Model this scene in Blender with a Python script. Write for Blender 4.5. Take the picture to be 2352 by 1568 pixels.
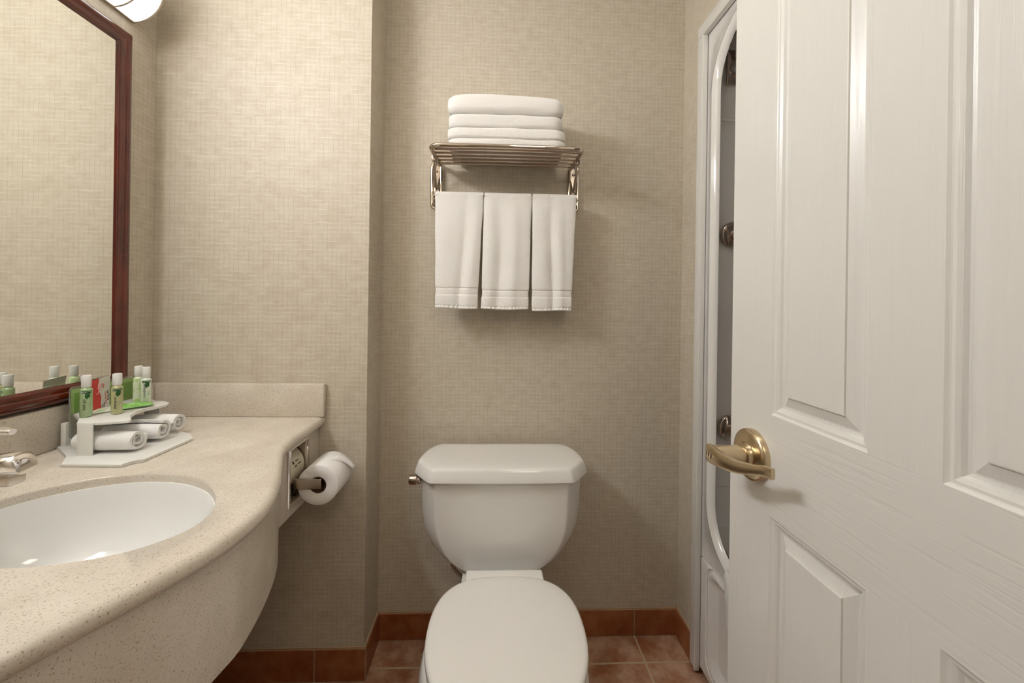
import bpy, bmesh, math, random
from mathutils import Vector, Matrix, noise, Euler
random.seed(7)
for o in list(bpy.data.objects): bpy.data.objects.remove(o)
S = bpy.context.scene
COL = S.collection
PI = math.pi
# ------------------------------------------------------------------ camera
F_PX = 930.0
cam_d = bpy.data.cameras.new('camera'); cam = bpy.data.objects.new('camera', cam_d); COL.objects.link(cam)
cam_d.sensor_fit = 'HORIZONTAL'; cam_d.sensor_width = 36.0; cam_d.lens = 36.0*F_PX/2352
cam_d.shift_x = 0.0; cam_d.shift_y = -(784-698)/2352*-1*-1
cam_d.clip_start = 0.01; cam_d.clip_end = 50
yaw = math.atan(38/930); roll = 0.014
cam.matrix_world = Matrix.Translation((0, -1.424, 1.17)) @ Matrix.Rotation(-yaw, 4, 'Z') @ Matrix.Rotation(PI/2, 4, 'X') @ Matrix.Rotation(roll, 4, 'Z')
S.camera = cam
# ------------------------------------------------------------------ light and exposure
S.view_settings.view_transform = 'Standard'; S.view_settings.look = 'None'
S.view_settings.gamma = 1.0; S.view_settings.use_curve_mapping = False
S.view_settings.exposure = 0.25
W = bpy.data.worlds.new('world'); S.world = W; W.use_nodes = True
W.node_tree.nodes['Background'].inputs[0].default_value = (1.0, 0.84, 0.62, 1)
W.node_tree.nodes['Background'].inputs[1].default_value = 0.22
def area(name, loc, target, size, power, color, sy=None):
    l = bpy.data.lights.new(name, 'AREA'); l.energy = power; l.color = color; l.size = size
    if sy: l.shape = 'RECTANGLE'; l.size_y = sy
    o = bpy.data.objects.new(name, l); COL.objects.link(o); o.location = loc
    o.rotation_euler = (Vector(target)-Vector(loc)).to_track_quat('-Z', 'Y').to_euler()
    return o
area('overhead_fill', (0.22, -0.95, 2.42), (0.22, -0.95, 0), 0.30, 2.1, (1.0, 0.93, 0.82))  # added fill from overhead, no fixture there; lifts seat, floor and lid tops
area('hallway_lamp', (0.33, -2.4, 2.25), (0.0, -0.3, 0.8), 0.35, 3.6, (1.0, 0.84, 0.62))
LAMP_EMIT = 40.0

# ------------------------------------------------------------------ material helpers
def new_mat(name, col, rough=0.5, metal=0.0, **kw):
    m = bpy.data.materials.new(name); m.use_nodes = True
    b = m.node_tree.nodes['Principled BSDF']
    b.inputs['Base Color'].default_value = (*col, 1); b.inputs['Roughness'].default_value = rough
    b.inputs['Metallic'].default_value = metal
    for k, v in kw.items(): b.inputs[k.replace('_', ' ')].default_value = v
    return m
def N(m, t, **kw):
    n = m.node_tree.nodes.new(t)
    for k, v in kw.items(): setattr(n, k, v)
    return n
def L(m, a, b): m.node_tree.links.new(a, b)
def BS(m): return m.node_tree.nodes['Principled BSDF']
def coords(m, scale=(1, 1, 1), out='Object'):
    tc = N(m, 'ShaderNodeTexCoord'); mp = N(m, 'ShaderNodeMapping')
    mp.inputs['Scale'].default_value = scale; L(m, tc.outputs[out], mp.inputs[0]); return mp.outputs[0]
def noise_n(m, scale, detail=2, vec=None, rough=0.5):
    n = N(m, 'ShaderNodeTexNoise'); n.inputs['Scale'].default_value = scale; n.inputs['Detail'].default_value = detail
    n.inputs['Roughness'].default_value = rough
    if vec: L(m, vec, n.inputs['Vector'])
    return n.outputs['Fac']
def ramp(m, fac, stops):
    r = N(m, 'ShaderNodeValToRGB'); L(m, fac, r.inputs[0]); e = r.color_ramp.elements
    while len(e) < len(stops): e.new(0.5)
    for i, (p, c) in enumerate(stops):
        e[i].position = p; e[i].color = (*c, 1) if len(c) == 3 else c
    return r.outputs[0]
def mix(m, fac, a, b, mode='MIX'):
    n = N(m, 'ShaderNodeMix', data_type='RGBA', blend_type=mode)
    for s, v in ((n.inputs[0], fac), (n.inputs[6], a), (n.inputs[7], b)):
        if isinstance(v, (int, float)): s.default_value = v
        elif isinstance(v, tuple): s.default_value = (*v, 1)
        else: L(m, v, s)
    return n.outputs[2]
def math_n(m, op, a, b=None):
    n = N(m, 'ShaderNodeMath', operation=op)
    for i, v in enumerate((a, b)):
        if v is None: continue
        if isinstance(v, (int, float)): n.inputs[i].default_value = v
        else: L(m, v, n.inputs[i])
    return n.outputs[0]
def bump(m, h, strength=0.3, dist=0.001):
    b = N(m, 'ShaderNodeBump'); b.inputs['Strength'].default_value = strength; b.inputs['Distance'].default_value = dist
    L(m, h, b.inputs['Height']); L(m, b.outputs[0], BS(m).inputs['Normal']); return b
M = {}
# wallpaper: beige linen weave
m = M['wallpaper'] = new_mat('wallpaper', (0.6, 0.52, 0.4), 0.55)
c0 = coords(m); sp = N(m, 'ShaderNodeSeparateXYZ'); L(m, c0, sp.inputs[0])
wob = math_n(m, 'MULTIPLY', noise_n(m, 20, 2, c0), 0.012)
uu = math_n(m, 'ADD', math_n(m, 'ADD', sp.outputs[0], sp.outputs[1]), wob); vv = math_n(m, 'ADD', sp.outputs[2], wob)
def thread(v, period, lo, hi):        # thin line once every period, 0..1
    f = math_n(m, 'ABSOLUTE', math_n(m, 'SUBTRACT', math_n(m, 'FRACT', math_n(m, 'ADD', math_n(m, 'MULTIPLY', v, 1/period), 100.0)), 0.5))
    return ramp(m, f, [(lo, (0.0,)*3), (hi, (1.0,)*3)])
brk_v = ramp(m, noise_n(m, 1, 2, coords(m, (60, 60, 22))), [(0.36, (0.15,)*3), (0.62, (1.0,)*3)])
brk_h = ramp(m, noise_n(m, 1, 2, coords(m, (24, 24, 70))), [(0.40, (0.0,)*3), (0.60, (1.0,)*3)])
lv = mix(m, 1.0, thread(uu, 0.0148, 0.38, 0.49), brk_v, 'MULTIPLY')
lv2 = mix(m, 1.0, thread(uu, 0.0052, 0.30, 0.50), ramp(m, noise_n(m, 1, 2, coords(m, (50, 50, 30))), [(0.45, (0.0,)*3), (0.65, (0.6,)*3)]), 'MULTIPLY')
lh = mix(m, 1.0, thread(vv, 0.0139, 0.36, 0.49), brk_h, 'MULTIPLY')
ld = mix(m, 1.0, thread(math_n(m, 'ADD', vv, 0.005), 0.0139, 0.34, 0.49), ramp(m, noise_n(m, 1, 2, coords(m, (20, 20, 60))), [(0.42, (0.0,)*3), (0.62, (0.8,)*3)]), 'MULTIPLY')
cloud = noise_n(m, 1, 3, coords(m, (30, 30, 40)))
base = ramp(m, cloud, [(0.30, (0.550, 0.482, 0.382)), (0.50, (0.592, 0.528, 0.430)), (0.70, (0.622, 0.563, 0.465))])
k = mix(m, math_n(m, 'MULTIPLY', lv, 0.55), base, (0.42, 0.345, 0.25))
k = mix(m, math_n(m, 'MULTIPLY', lv2, 0.35), k, (0.44, 0.37, 0.27))
k = mix(m, math_n(m, 'MULTIPLY', ld, 0.35), k, (0.44, 0.37, 0.27))
k = mix(m, math_n(m, 'MULTIPLY', lh, 0.75), k, (0.70, 0.655, 0.555))
L(m, k, BS(m).inputs['Base Color'])
bump(m, math_n(m, 'SUBTRACT', math_n(m, 'ADD', lh, cloud), lv), 0.25, 0.0006)
M['ceiling'] = new_mat('ceiling', (0.72, 0.69, 0.63), 0.8)
# solid surface stone
m = M['stone'] = new_mat('stone', (0.6, 0.5, 0.4), 0.22)
c = coords(m)
s1 = noise_n(m, 410, 3, c, 0.7); s2 = noise_n(m, 520, 2, c); s3 = noise_n(m, 14, 3, c)
base = ramp(m, s3, [(0.3, (0.65, 0.580, 0.49)), (0.7, (0.73, 0.665, 0.575))])
k1 = mix(m, ramp(m, s1, [(0.345, (0.8,)*3), (0.42, (0.0,)*3)]), base, (0.30, 0.19, 0.11))
k2 = mix(m, ramp(m, s2, [(0.60, (0.0,)*3), (0.74, (0.55,)*3)]), k1, (0.80, 0.73, 0.62))
L(m, k2, BS(m).inputs['Base Color'])
# terracotta tile + floor
def tile_col(m, c):
    a = noise_n(m, 5, 5, c, 0.6); b = noise_n(m, 23, 4, c, 0.6)
    c1 = ramp(m, a, [(0.30, (0.17, 0.032, 0.008)), (0.5, (0.27, 0.075, 0.020)), (0.68, (0.38, 0.15, 0.055))])
    return mix(m, 0.35, c1, ramp(m, b, [(0.35, (0.24, 0.055, 0.014)), (0.65, (0.44, 0.19, 0.08))]))
m = M['tile'] = new_mat('tile', (0.3, 0.1, 0.05), 0.35)
c = coords(m); L(m, tile_col(m, c), BS(m).inputs['Base Color']); bump(m, noise_n(m, 30, 4, c), 0.25, 0.002)
m = M['floor'] = new_mat('floor', (0.3, 0.1, 0.05), 0.4)
c = coords(m); sep = N(m, 'ShaderNodeSeparateXYZ'); L(m, c, sep.inputs[0])
def gr(axis, off):
    v = math_n(m, 'ADD', sep.outputs[axis], 10*0.35-off)
    f = math_n(m, 'MODULO', v, 0.35); d = math_n(m, 'MINIMUM', f, math_n(m, 'SUBTRACT', 0.35, f))
    return d
d = math_n(m, 'MINIMUM', gr(0, 0.508), gr(1, -0.115))
g = ramp(m, math_n(m, 'MULTIPLY', d, 100), [(0.28, (1.0,)*3), (0.42, (0.0,)*3)])
pat = ramp(m, noise_n(m, 9, 5, c, 0.65), [(0.38, (0.10,)*3), (0.62, (0.85,)*3)])
tc = mix(m, pat, tile_col(m, c), (0.66, 0.44, 0.31))
L(m, mix(m, g, tc, (0.58, 0.43, 0.28)), BS(m).inputs['Base Color'])
bump(m, math_n(m, 'ADD', math_n(m, 'MULTIPLY', g, -1.0), math_n(m, 'MULTIPLY', noise_n(m, 25, 4, c), 0.5)), 0.4, 0.003)
M['grout'] = new_mat('grout', (0.42, 0.30, 0.19), 0.8)
M['caulk'] = new_mat('caulk', (0.55, 0.43, 0.29), 0.6)
M['ceramic'] = new_mat('ceramic', (0.84, 0.825, 0.80), 0.07, Coat_Weight=0.5, Coat_Roughness=0.03)
M['basin'] = new_mat('basin', (0.86, 0.86, 0.84), 0.08, Coat_Weight=0.5, Coat_Roughness=0.03)
M['seat'] = new_mat('seat_plastic', (0.86, 0.835, 0.80), 0.2)
M['chrome'] = new_mat('chrome', (0.86, 0.84, 0.82), 0.07, 1.0)
M['dark_chrome'] = new_mat('dark_chrome', (0.55, 0.47, 0.42), 0.1, 1.0)
M['rack'] = new_mat('rack_chrome', (0.60, 0.52, 0.45), 0.06, 1.0)  # chrome tinted dark brown, reflection of dim surroundings put into the colour
M['satin'] = new_mat('satin_steel', (0.60, 0.54, 0.47), 0.28, 1.0)
m = M['brass'] = new_mat('brass', (0.64, 0.52, 0.35), 0.26, 1.0)
bump(m, noise_n(m, 1, 2, coords(m, (900, 900, 40))), 0.12, 0.0003)
M['mirror'] = new_mat('mirror_glass', (0.93, 0.94, 0.91), 0.0, 1.0)
m = M['mahogany'] = new_mat('mahogany', (0.13, 0.022, 0.008), 0.16, Coat_Weight=0.6, Coat_Roughness=0.05)
L(m, ramp(m, noise_n(m, 1, 4, coords(m, (60, 10, 10))), [(0.3, (0.06, 0.004, 0.001)), (0.7, (0.125, 0.013, 0.002))]), BS(m).inputs['Base Color'])
m = M['shade'] = new_mat('opal_glass', (0.9, 0.9, 0.88), 0.15)
BS(m).inputs['Emission Color'].default_value = (0.97, 0.985, 1.0, 1)
sy = N(m, 'ShaderNodeSeparateXYZ'); L(m, coords(m), sy.inputs[0])     # bulbs sit towards the middle of the long shade, its ends glow less
mr = N(m, 'ShaderNodeMapRange', interpolation_type='SMOOTHSTEP'); mr.inputs['From Min'].default_value = 0.42; mr.inputs['From Max'].default_value = 0.04
mr.inputs['To Min'].default_value = LAMP_EMIT*0.06; mr.inputs['To Max'].default_value = LAMP_EMIT
L(m, math_n(m, 'ABSOLUTE', math_n(m, 'ADD', sy.outputs[1], 0.19)), mr.inputs['Value']); L(m, mr.outputs[0], BS(m).inputs['Emission Strength'])
def terry(name, col, sc=520, st=0.6):
    m = new_mat(name, col, 0.95); c = coords(m)
    h = mix(m, 0.5, noise_n(m, sc, 2, c), noise_n(m, sc*0.3, 3, c)); bump(m, h, st, 0.004)
    BS(m).inputs['Sheen Weight'].default_value = 0.3; return m
M['terry'] = terry('terry', (0.86, 0.84, 0.815), 360, 0.8)
M['terry_smooth'] = terry('terry_smooth', (0.87, 0.85, 0.825), 900, 0.3)
M['cloth'] = terry('white_cloth', (0.90, 0.89, 0.875), 600, 0.5)
M['paper'] = new_mat('paper', (0.88, 0.86, 0.85), 0.85)
M['card_core'] = new_mat('cardboard', (0.20, 0.10, 0.06), 0.9)
m = M['wrap'] = new_mat('wrapper', (0.74, 0.68, 0.53), 0.5)
bump(m, noise_n(m, 60, 3, coords(m)), 0.3, 0.002)
M['black'] = new_mat('black_ink', (0.03, 0.03, 0.03), 0.6)
M['dark'] = new_mat('dark_void', (0.02, 0.015, 0.012), 0.7)
# door paint with embossed grain
def paint(name, sc):
    m = new_mat(name, (0.72, 0.685, 0.62), 0.30); c = coords(m, sc)
    h = noise_n(m, 1, 3, c, 0.6)
    L(m, ramp(m, h, [(0.0, (0.745, 0.73, 0.695)), (1.0, (0.775, 0.76, 0.725))]), BS(m).inputs['Base Color'])
    lines = ramp(m, h, [(0.36, (0.0,)*3), (0.46, (1.0,)*3)])
    bump(m, lines, 0.16, 0.0012); return m
M['paint_v'] = paint('door_paint_upright', (8, 150, 5)); M['paint_h'] = paint('door_paint_rail', (8, 6, 120))
M['trim'] = new_mat('trim_paint', (0.78, 0.765, 0.73), 0.35)
M['acrylic_tub'] = new_mat('tub_acrylic', (0.86, 0.835, 0.805), 0.10, Coat_Weight=0.4)
M['frost'] = new_mat('frosted_acrylic', (0.94, 0.93, 0.885), 0.25, Transmission_Weight=0.12, IOR=1.3)
M['clear'] = new_mat('clear_acrylic', (0.93, 0.96, 0.90), 0.05, Transmission_Weight=0.85, IOR=1.2)
M['cap'] = new_mat('cap_plastic', (0.85, 0.85, 0.84), 0.4)
M['green_gel'] = new_mat('green_gel', (0.50, 0.68, 0.36), 0.08, Coat_Weight=0.6, Transmission_Weight=0.25)
M['yellow_gel'] = new_mat('yellow_gel', (0.62, 0.62, 0.32), 0.08, Coat_Weight=0.6, Transmission_Weight=0.25)
M['white_lotion'] = new_mat('white_lotion', (0.78, 0.84, 0.72), 0.15, Coat_Weight=0.6)
m = M['pale_green'] = new_mat('pale_green_lotion', (0.7, 0.82, 0.5), 0.15, Coat_Weight=0.6)
L(m, ramp(m, noise_n(m, 60, 2, coords(m)), [(0.45, (0.82, 0.88, 0.70)), (0.6, (0.45, 0.70, 0.20))]), BS(m).inputs['Base Color'])
M['shoulder'] = new_mat('clear_shoulder', (0.80, 0.86, 0.74), 0.05, Transmission_Weight=0.5)
M['leaf'] = new_mat('leaf_green', (0.015, 0.10, 0.015), 0.5)
M['white_ink'] = new_mat('white_ink', (0.85, 0.88, 0.82), 0.5)
M['grey_ink'] = new_mat('grey_ink', (0.25, 0.32, 0.2), 0.5)
m = M['green_card'] = new_mat('green_card', (0.16, 0.30, 0.06), 0.4)
M['green_card2'] = new_mat('pale_green_card', (0.30, 0.46, 0.16), 0.4)
M['red_card'] = new_mat('red_card', (0.62, 0.05, 0.045), 0.4)
M['white_card'] = new_mat('white_card', (0.62, 0.60, 0.54), 0.5)
M['pink'] = new_mat('pink_ink', (0.72, 0.22, 0.20), 0.5)
m = M['sachet'] = new_mat('sachet', (0.3, 0.6, 0.15), 0.18, Coat_Weight=0.5)
sx = N(m, 'ShaderNodeSeparateXYZ'); L(m, coords(m), sx.inputs[0])
gm = ramp(m, math_n(m, 'ADD', math_n(m, 'MULTIPLY', sx.outputs[1], 12.0), 0.5), [(0.28, (0.84, 0.84, 0.76)), (0.45, (0.22, 0.55, 0.08))])
L(m, mix(m, ramp(m, noise_n(m, 70, 3, coords(m)), [(0.45, (0.0,)*3), (0.7, (0.6,)*3)]), gm, (0.55, 0.85, 0.40)), BS(m).inputs['Base Color'])
bump(m, noise_n(m, 70, 3, coords(m)), 0.4, 0.003)

# ------------------------------------------------------------------ mesh helpers
def wloc(o):
    v = Vector((0, 0, 0))
    while o: v += Vector(o.location); o = o.parent
    return v
def link(name, me, mats, parent=None, smooth=True, world=True, angle=40):
    if not isinstance(mats, (list, tuple)): mats = [mats]
    for mm in mats: me.materials.append(mm)
    o = bpy.data.objects.new(name, me); COL.objects.link(o)
    if parent:
        o.parent = parent
        if world: me.transform(Matrix.Translation(-wloc(parent)))
    if smooth:
        try: me.shade_smooth()
        except Exception: pass
        try: me.set_sharp_from_angle(angle=math.radians(angle))
        except Exception: pass
    return o
def ob(name, bm, mats, parent=None, smooth=True, world=True, angle=40, fix=True):
    if fix: bmesh.ops.recalc_face_normals(bm, faces=bm.faces)
    me = bpy.data.meshes.new(name); bm.to_mesh(me); bm.free()
    return link(name, me, mats, parent, smooth, world, angle)
def wn(o):
    mo = o.modifiers.new('n', 'WEIGHTED_NORMAL'); mo.keep_sharp = True; mo.weight = 80; return o
def thing(name, label, cat, loc=(0, 0, 0), group=None):
    o = bpy.data.objects.new(name, None); COL.objects.link(o); o.location = loc; o.empty_display_size = 0.05
    o['label'] = label; o['category'] = cat
    if group: o['group'] = group
    return o
def tag(o, label, cat, group=None):
    o['label'] = label; o['category'] = cat
    if group: o['group'] = group
    return o
def struct(o): o['kind'] = 'structure'; return o
def box(bm, x0, x1, y0, y1, z0, z1, bev=0.0, seg=2, mi=0):
    r = bmesh.ops.create_cube(bm, size=1.0); vs = r['verts']
    bmesh.ops.scale(bm, vec=(x1-x0, y1-y0, z1-z0), verts=vs)
    bmesh.ops.translate(bm, vec=((x0+x1)/2, (y0+y1)/2, (z0+z1)/2), verts=vs)
    fs = {f for v in vs for f in v.link_faces}
    for f in fs: f.material_index = mi
    if bev: bmesh.ops.bevel(bm, geom=list({e for v in vs for e in v.link_edges}), offset=bev, segments=seg, affect='EDGES', profile=0.5)
    return vs
def grid_rings(bm, rings, closed=True, cap0=True, cap1=True, mi=0):
    """rings: lists of points (same count); loft them"""
    R = [[bm.verts.new(p) for p in r] for r in rings]; n = len(R[0])
    for a, b in zip(R, R[1:]):
        for i in range(n if closed else n-1):
            j = (i+1) % n
            try: bm.faces.new((a[i], a[j], b[j], b[i])).material_index = mi
            except ValueError: pass
    if cap0 and closed: bm.faces.new(R[0][::-1]).material_index = mi
    if cap1 and closed: bm.faces.new(R[-1]).material_index = mi
    return R
def frame_of(d):
    d = Vector(d).normalized(); up = Vector((0, 0, 1)) if abs(d.z) < 0.95 else Vector((0, 1, 0))
    a = d.cross(up).normalized(); return a, a.cross(d).normalized()
def tube(bm, pts, r, n=12, closed=False, caps=True, mi=0, flat=1.0):
    pts = [Vector(p) for p in pts]; N_ = len(pts); rings = []
    a = None
    for i, p in enumerate(pts):
        if closed: t = pts[(i+1) % N_]-pts[i-1]
        else: t = pts[min(i+1, N_-1)]-pts[max(i-1, 0)]
        t.normalize()
        if a is None: a, b = frame_of(t)
        else:
            a = (a-t*a.dot(t)).normalized(); b = a.cross(t).normalized()
        rr = r[i] if isinstance(r, (list, tuple)) else r
        rings.append([p+a*math.cos(2*PI*k/n)*rr+b*math.sin(2*PI*k/n)*rr*flat for k in range(n)])
    if closed: rings.append(rings[0])
    if closed:
        R = [[bm.verts.new(p) for p in q] for q in rings[:-1]]; R.append(R[0])
        for x, y in zip(R, R[1:]):
            for k in range(n):
                j = (k+1) % n; bm.faces.new((x[k], x[j], y[j], y[k])).material_index = mi
    else: grid_rings(bm, rings, True, caps, caps, mi)
def smooth_path(pts, n=8, closed=False):
    P = [Vector(p) for p in pts]; out = []; m_ = len(P)
    rng = range(m_) if closed else range(m_-1)
    for i in rng:
        if closed: p0, p1, p2, p3 = P[i-1], P[i], P[(i+1) % m_], P[(i+2) % m_]
        else: p0, p1, p2, p3 = P[max(i-1, 0)], P[i], P[i+1], P[min(i+2, m_-1)]
        for k in range(n):
            t = k/n
            out.append(0.5*((2*p1)+(-p0+p2)*t+(2*p0-5*p1+4*p2-p3)*t*t+(-p0+3*p1-3*p2+p3)*t**3))
    if not closed: out.append(P[-1])
    return out
def lathe(bm, prof, origin, axis=(0, 0, 1), n=32, mi=0, caps=True):
    """prof: (radius, height along axis)"""
    ax = Vector(axis).normalized(); a, b = frame_of(ax); o = Vector(origin)
    rings = [[o+ax*h+a*math.cos(2*PI*k/n)*max(r, 1e-5)+b*math.sin(2*PI*k/n)*max(r, 1e-5) for k in range(n)] for r, h in prof]
    return grid_rings(bm, rings, True, caps, caps, mi)
def extrude_poly(bm, poly, z0, z1, bev=0.0, seg=2, mi=0):
    v0 = [bm.verts.new((x, y, z0)) for x, y in poly]; v1 = [bm.verts.new((x, y, z1)) for x, y in poly]
    n = len(poly); f0 = bm.faces.new(v0[::-1]); f1 = bm.faces.new(v1)
    fs = [f0, f1]+[bm.faces.new((v0[i], v0[(i+1) % n], v1[(i+1) % n], v1[i])) for i in range(n)]
    for f in fs: f.material_index = mi
    if bev: bmesh.ops.bevel(bm, geom=list(f0.edges)+list(f1.edges), offset=bev, segments=seg, affect='EDGES', profile=0.5)
def round_rect(cx, cy, hx, hy, r, n=6):
    out = []
    for sx_, sy_, a0 in ((1, 1, 0), (-1, 1, PI/2), (-1, -1, PI), (1, -1, 1.5*PI)):
        for k in range(n+1):
            a = a0+PI/2*k/n; out.append((cx+sx_*(hx-r)+r*math.cos(a), cy+sy_*(hy-r)+r*math.sin(a)))
    return out
def text_me(txt, size, ext=0.0002, res=2):
    c = bpy.data.curves.new('t', 'FONT'); c.body = txt; c.size = size; c.extrude = ext; c.resolution_u = res
    c.align_x = 'CENTER'; c.align_y = 'CENTER'
    o = bpy.data.objects.new('t', c); COL.objects.link(o)
    dg = bpy.context.evaluated_depsgraph_get(); dg.update()
    me = bpy.data.meshes.new_from_object(o.evaluated_get(dg)); bpy.data.objects.remove(o); bpy.data.curves.remove(c)
    me.materials.clear(); return me
def nz(p, s, seed=0): return noise.noise(Vector((p[0]*s+seed*17.3, p[1]*s+seed*5.1, p[2]*s)))

# ------------------------------------------------------------------ room shell
XL, XR, YE, XA, YF, ZC = -1.040, 0.665, -0.15, -0.395, -1.33, 2.44
def wall(name, *b, mat='wallpaper'):
    bm = bmesh.new(); box(bm, *b); return struct(ob(name, bm, M[mat], smooth=False))
wall('floor', XL-0.1, 1.6, YF-1.2, 0.1, -0.06, 0.0, mat='floor')
wall('ceiling', XL-0.1, 1.6, YF-0.2, 0.1, ZC, ZC+0.06, mat='ceiling')
wall('wall_left', XL-0.1, XL, YF-0.12, YE+0.16, 0, ZC)
wall('wall_end', XL, XA, YE, YE+0.16, 0, ZC)
bm = bmesh.new(); box(bm, XA-0.06, XA+0.001, YE+0.002, 0.01, 0, ZC); struct(ob('wall_alcove', bm, M['wallpaper'], smooth=False))
wall('wall_back', XA-0.05, XR+0.1, 0.0, 0.1, 0, ZC)
bm = bmesh.new()
box(bm, XR, XR+0.08, -0.14, 0.0, 0, ZC); box(bm, XR, XR+0.08, YF, -0.14, 2.06, ZC)
struct(ob('wall_right', bm, M['wallpaper'], smooth=False))
bm = bmesh.new(); DX0, DX1 = -0.25, 0.47
box(bm, XL, DX0, YF-0.12, YF, 0, ZC); box(bm, DX1, 1.6, YF-0.12, YF, 0, ZC); box(bm, DX0, DX1, YF-0.12, YF, 2.06, ZC)
struct(ob('wall_front', bm, M['wallpaper'], smooth=False))

def baseboard(name, a, b, nrm, cuts, h=0.095, t=0.010):
    """tiles from a to b (plan points), standing out along nrm"""
    bm = bmesh.new(); a = Vector((*a, 0)); b = Vector((*b, 0)); L_ = (b-a).length; d = (b-a)/L_; n_ = Vector((*nrm, 0))
    def seg(s0, s1, z0, z1, tt, bev, mi):
        c = bmesh.new(); box(c, s0, s1, 0, tt, z0, z1, bev, 2, mi)
        mt = Matrix((( d.x, n_.x, 0, a.x), (d.y, n_.y, 0, a.y), (0, 0, 1, 0), (0, 0, 0, 1)))
        bmesh.ops.transform(c, matrix=mt, verts=c.verts)
        if d.x*n_.y-d.y*n_.x < 0: bmesh.ops.reverse_faces(c, faces=c.faces)
        me = bpy.data.meshes.new('x'); c.to_mesh(me); bm.from_mesh(me); bpy.data.meshes.remove(me)
    seg(0, L_, 0, h-0.002, t*0.75, 0, 1)
    seg(0, L_, h-0.003, h+0.004, t*0.7, 0.001, 2)
    p = [0.0]+cuts+[L_]
    for s0, s1 in zip(p, p[1:]): seg(s0+0.002, s1-0.002, 0.003, h-0.001, t, 0.0018, 0)
    return struct(ob(name, bm, [M['tile'], M['grout'], M['caulk']], smooth=False))
baseboard('baseboard_back', (XA, 0), (XR, 0), (0, -1), [0.20, 0.553, 0.903], h=0.093)
baseboard('baseboard_right', (XR, 0), (XR, -0.118), (-1, 0), [])
baseboard('baseboard_alcove', (XA, -0.001), (XA, YE), (1, 0), [])
baseboard('baseboard_end', (XA+0.010, YE), (XL, YE), (0, -1), [0.155, 0.505], h=0.100)

# ------------------------------------------------------------------ tub surround, trim
bm = bmesh.new()
box(bm, XR-0.014, XR-0.001, -0.162, -0.121, 0.012, 2.0395, 0.003)
box(bm, XR-0.018, XR-0.001, -0.164, -0.152, 0.012, 2.036, 0.003)
box(bm, XR-0.014, XR-0.001, -1.325, -0.121, 2.040, 2.080, 0.004)
box(bm, XR-0.018, XR-0.001, -1.325, -0.150, 2.034, 2.046, 0.003)
struct(ob('trim_1', bm, M['trim']))
tub = thing('bathtub', 'glossy white one-piece bathtub and arched shower surround behind the open door', 'bathtub', (XR+0.01, -0.75, 0))
bm = bmesh.new()
def opening(off):   # rounded opening in the Y-Z plane; off > 0 grows it
    y0, y1, z0, z1, rt, rb = -0.212+off, -1.255-off, 0.425-off, 1.990+off, 0.16+off, 0.15+off
    pts = []
    for (cy, cz, sy, sz, r) in ((y0-rt, z1-rt, 1, 1, rt), (y1+rt, z1-rt, -1, 1, rt), (y1+rb, z0+rb, -1, -1, rb), (y0-rb, z0+rb, 1, -1, rb)):
        q = []
        for k in range(9):
            a = PI/2*k/8; q.append((cy+sy*r*math.cos(a), cz+sz*r*math.sin(a)))
        if sy*sz < 0: q.reverse()
        pts += q
    return pts
def outerloop(y0, y1, z0, z1, ref):   # project the opening outwards onto a rectangle
    cy, cz = (y0+y1)/2, (z0+z1)/2; out = []
    for y, z in ref:
        dy, dz = y-cy, z-cz; k = min(abs((y1-y0)/2/dy) if dy else 9, abs((z1-z0)/2/dz) if dz else 9); out.append((cy+dy*k, cz+dz*k))
    return out
op = opening(0); FX = XR-0.003
rings = []
fl = opening(0.030)
rings.append([(FX+0.004, y, z) for y, z in outerloop(-0.156, -1.32, 0.378, 2.046, op)])
rings.append([(FX+0.004, max(min(y, -0.158), -1.318), max(min(z, 2.04), 0.388)) for y, z in fl])
for off, dx in ((0.022, -0.002), (0.010, -0.004), (0.002, 0.001), (-0.005, 0.007), (-0.007, 0.014)):
    rings.append([(FX+dx, y, z) for y, z in opening(off)])
grid_rings(bm, rings, True, False, False)
inner = opening(-0.007)
rr = []
for dx, g_ in ((0.022, 0.020), (0.026, 0.034), (0.030, 0.050)):
    rr.append([(FX+dx, min(y+g_*(1 if y > -0.73 else -1), -0.166) if y > -0.73 else max(y-g_, -1.315), z if z > 0.6 else z-(0.0 if dx < 0.04 else 0.0)) for y, z in inner])
big = outerloop(-0.166, -1.315, 0.15, 2.033, inner)
rr.append([(FX+0.040, y, z) for y, z in big]); rr.append([(FX+0.66, y, z) for y, z in big])
grid_rings(bm, rr, True, False, False)
# back wall of the alcove and tub basin floor
box(bm, FX+0.66, FX+0.70, -1.32, -0.14, 0, 2.05); box(bm, FX+0.05, FX+0.66, -1.31, -0.17, 0.10, 0.14)
box(bm, XR+0.0805, FX+0.70, -0.165, -0.1405, 0.0, 2.05); box(bm, FX+0.03, FX+0.70, -1.3295, -1.31, 0.0, 2.05)
box(bm, FX+0.03, FX+0.70, -1.32, -0.15, 2.035, 2.05)
# moulded joint lines on the end wall
for z in (1.76, 0.60): box(bm, FX+0.04, FX+0.66, -0.1675, -0.1655, z, z+0.006, 0.0007)
ob('surround', bm, M['acrylic_tub'], tub, fix=True)
bm = bmesh.new()
def prof(y0, y1, z0, z1, r, x): return [(x, a, b) for a, b in round_rect((y0+y1)/2, (z0+z1)/2, (y0-y1)/2, (z1-z0)/2, r)]
pr = round_rect(-0.74, 0.212, 0.525, 0.128, 0.035)
def pr_s(o, x): return [(x, a, b) for a, b in round_rect(-0.74, 0.212, 0.525-o, 0.128-o, max(0.035-o*0.6, 0.01))]
base = outerloop(-0.156, -1.32, 0.0, 0.379, round_rect(-0.74, 0.215, 0.540, 0.163, 0.045))
def pr_s(o, x): return [(x, a, b) for a, b in round_rect(-0.74, 0.215, 0.540-o, 0.163-o, max(0.045-o*0.5, 0.012))]
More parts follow.
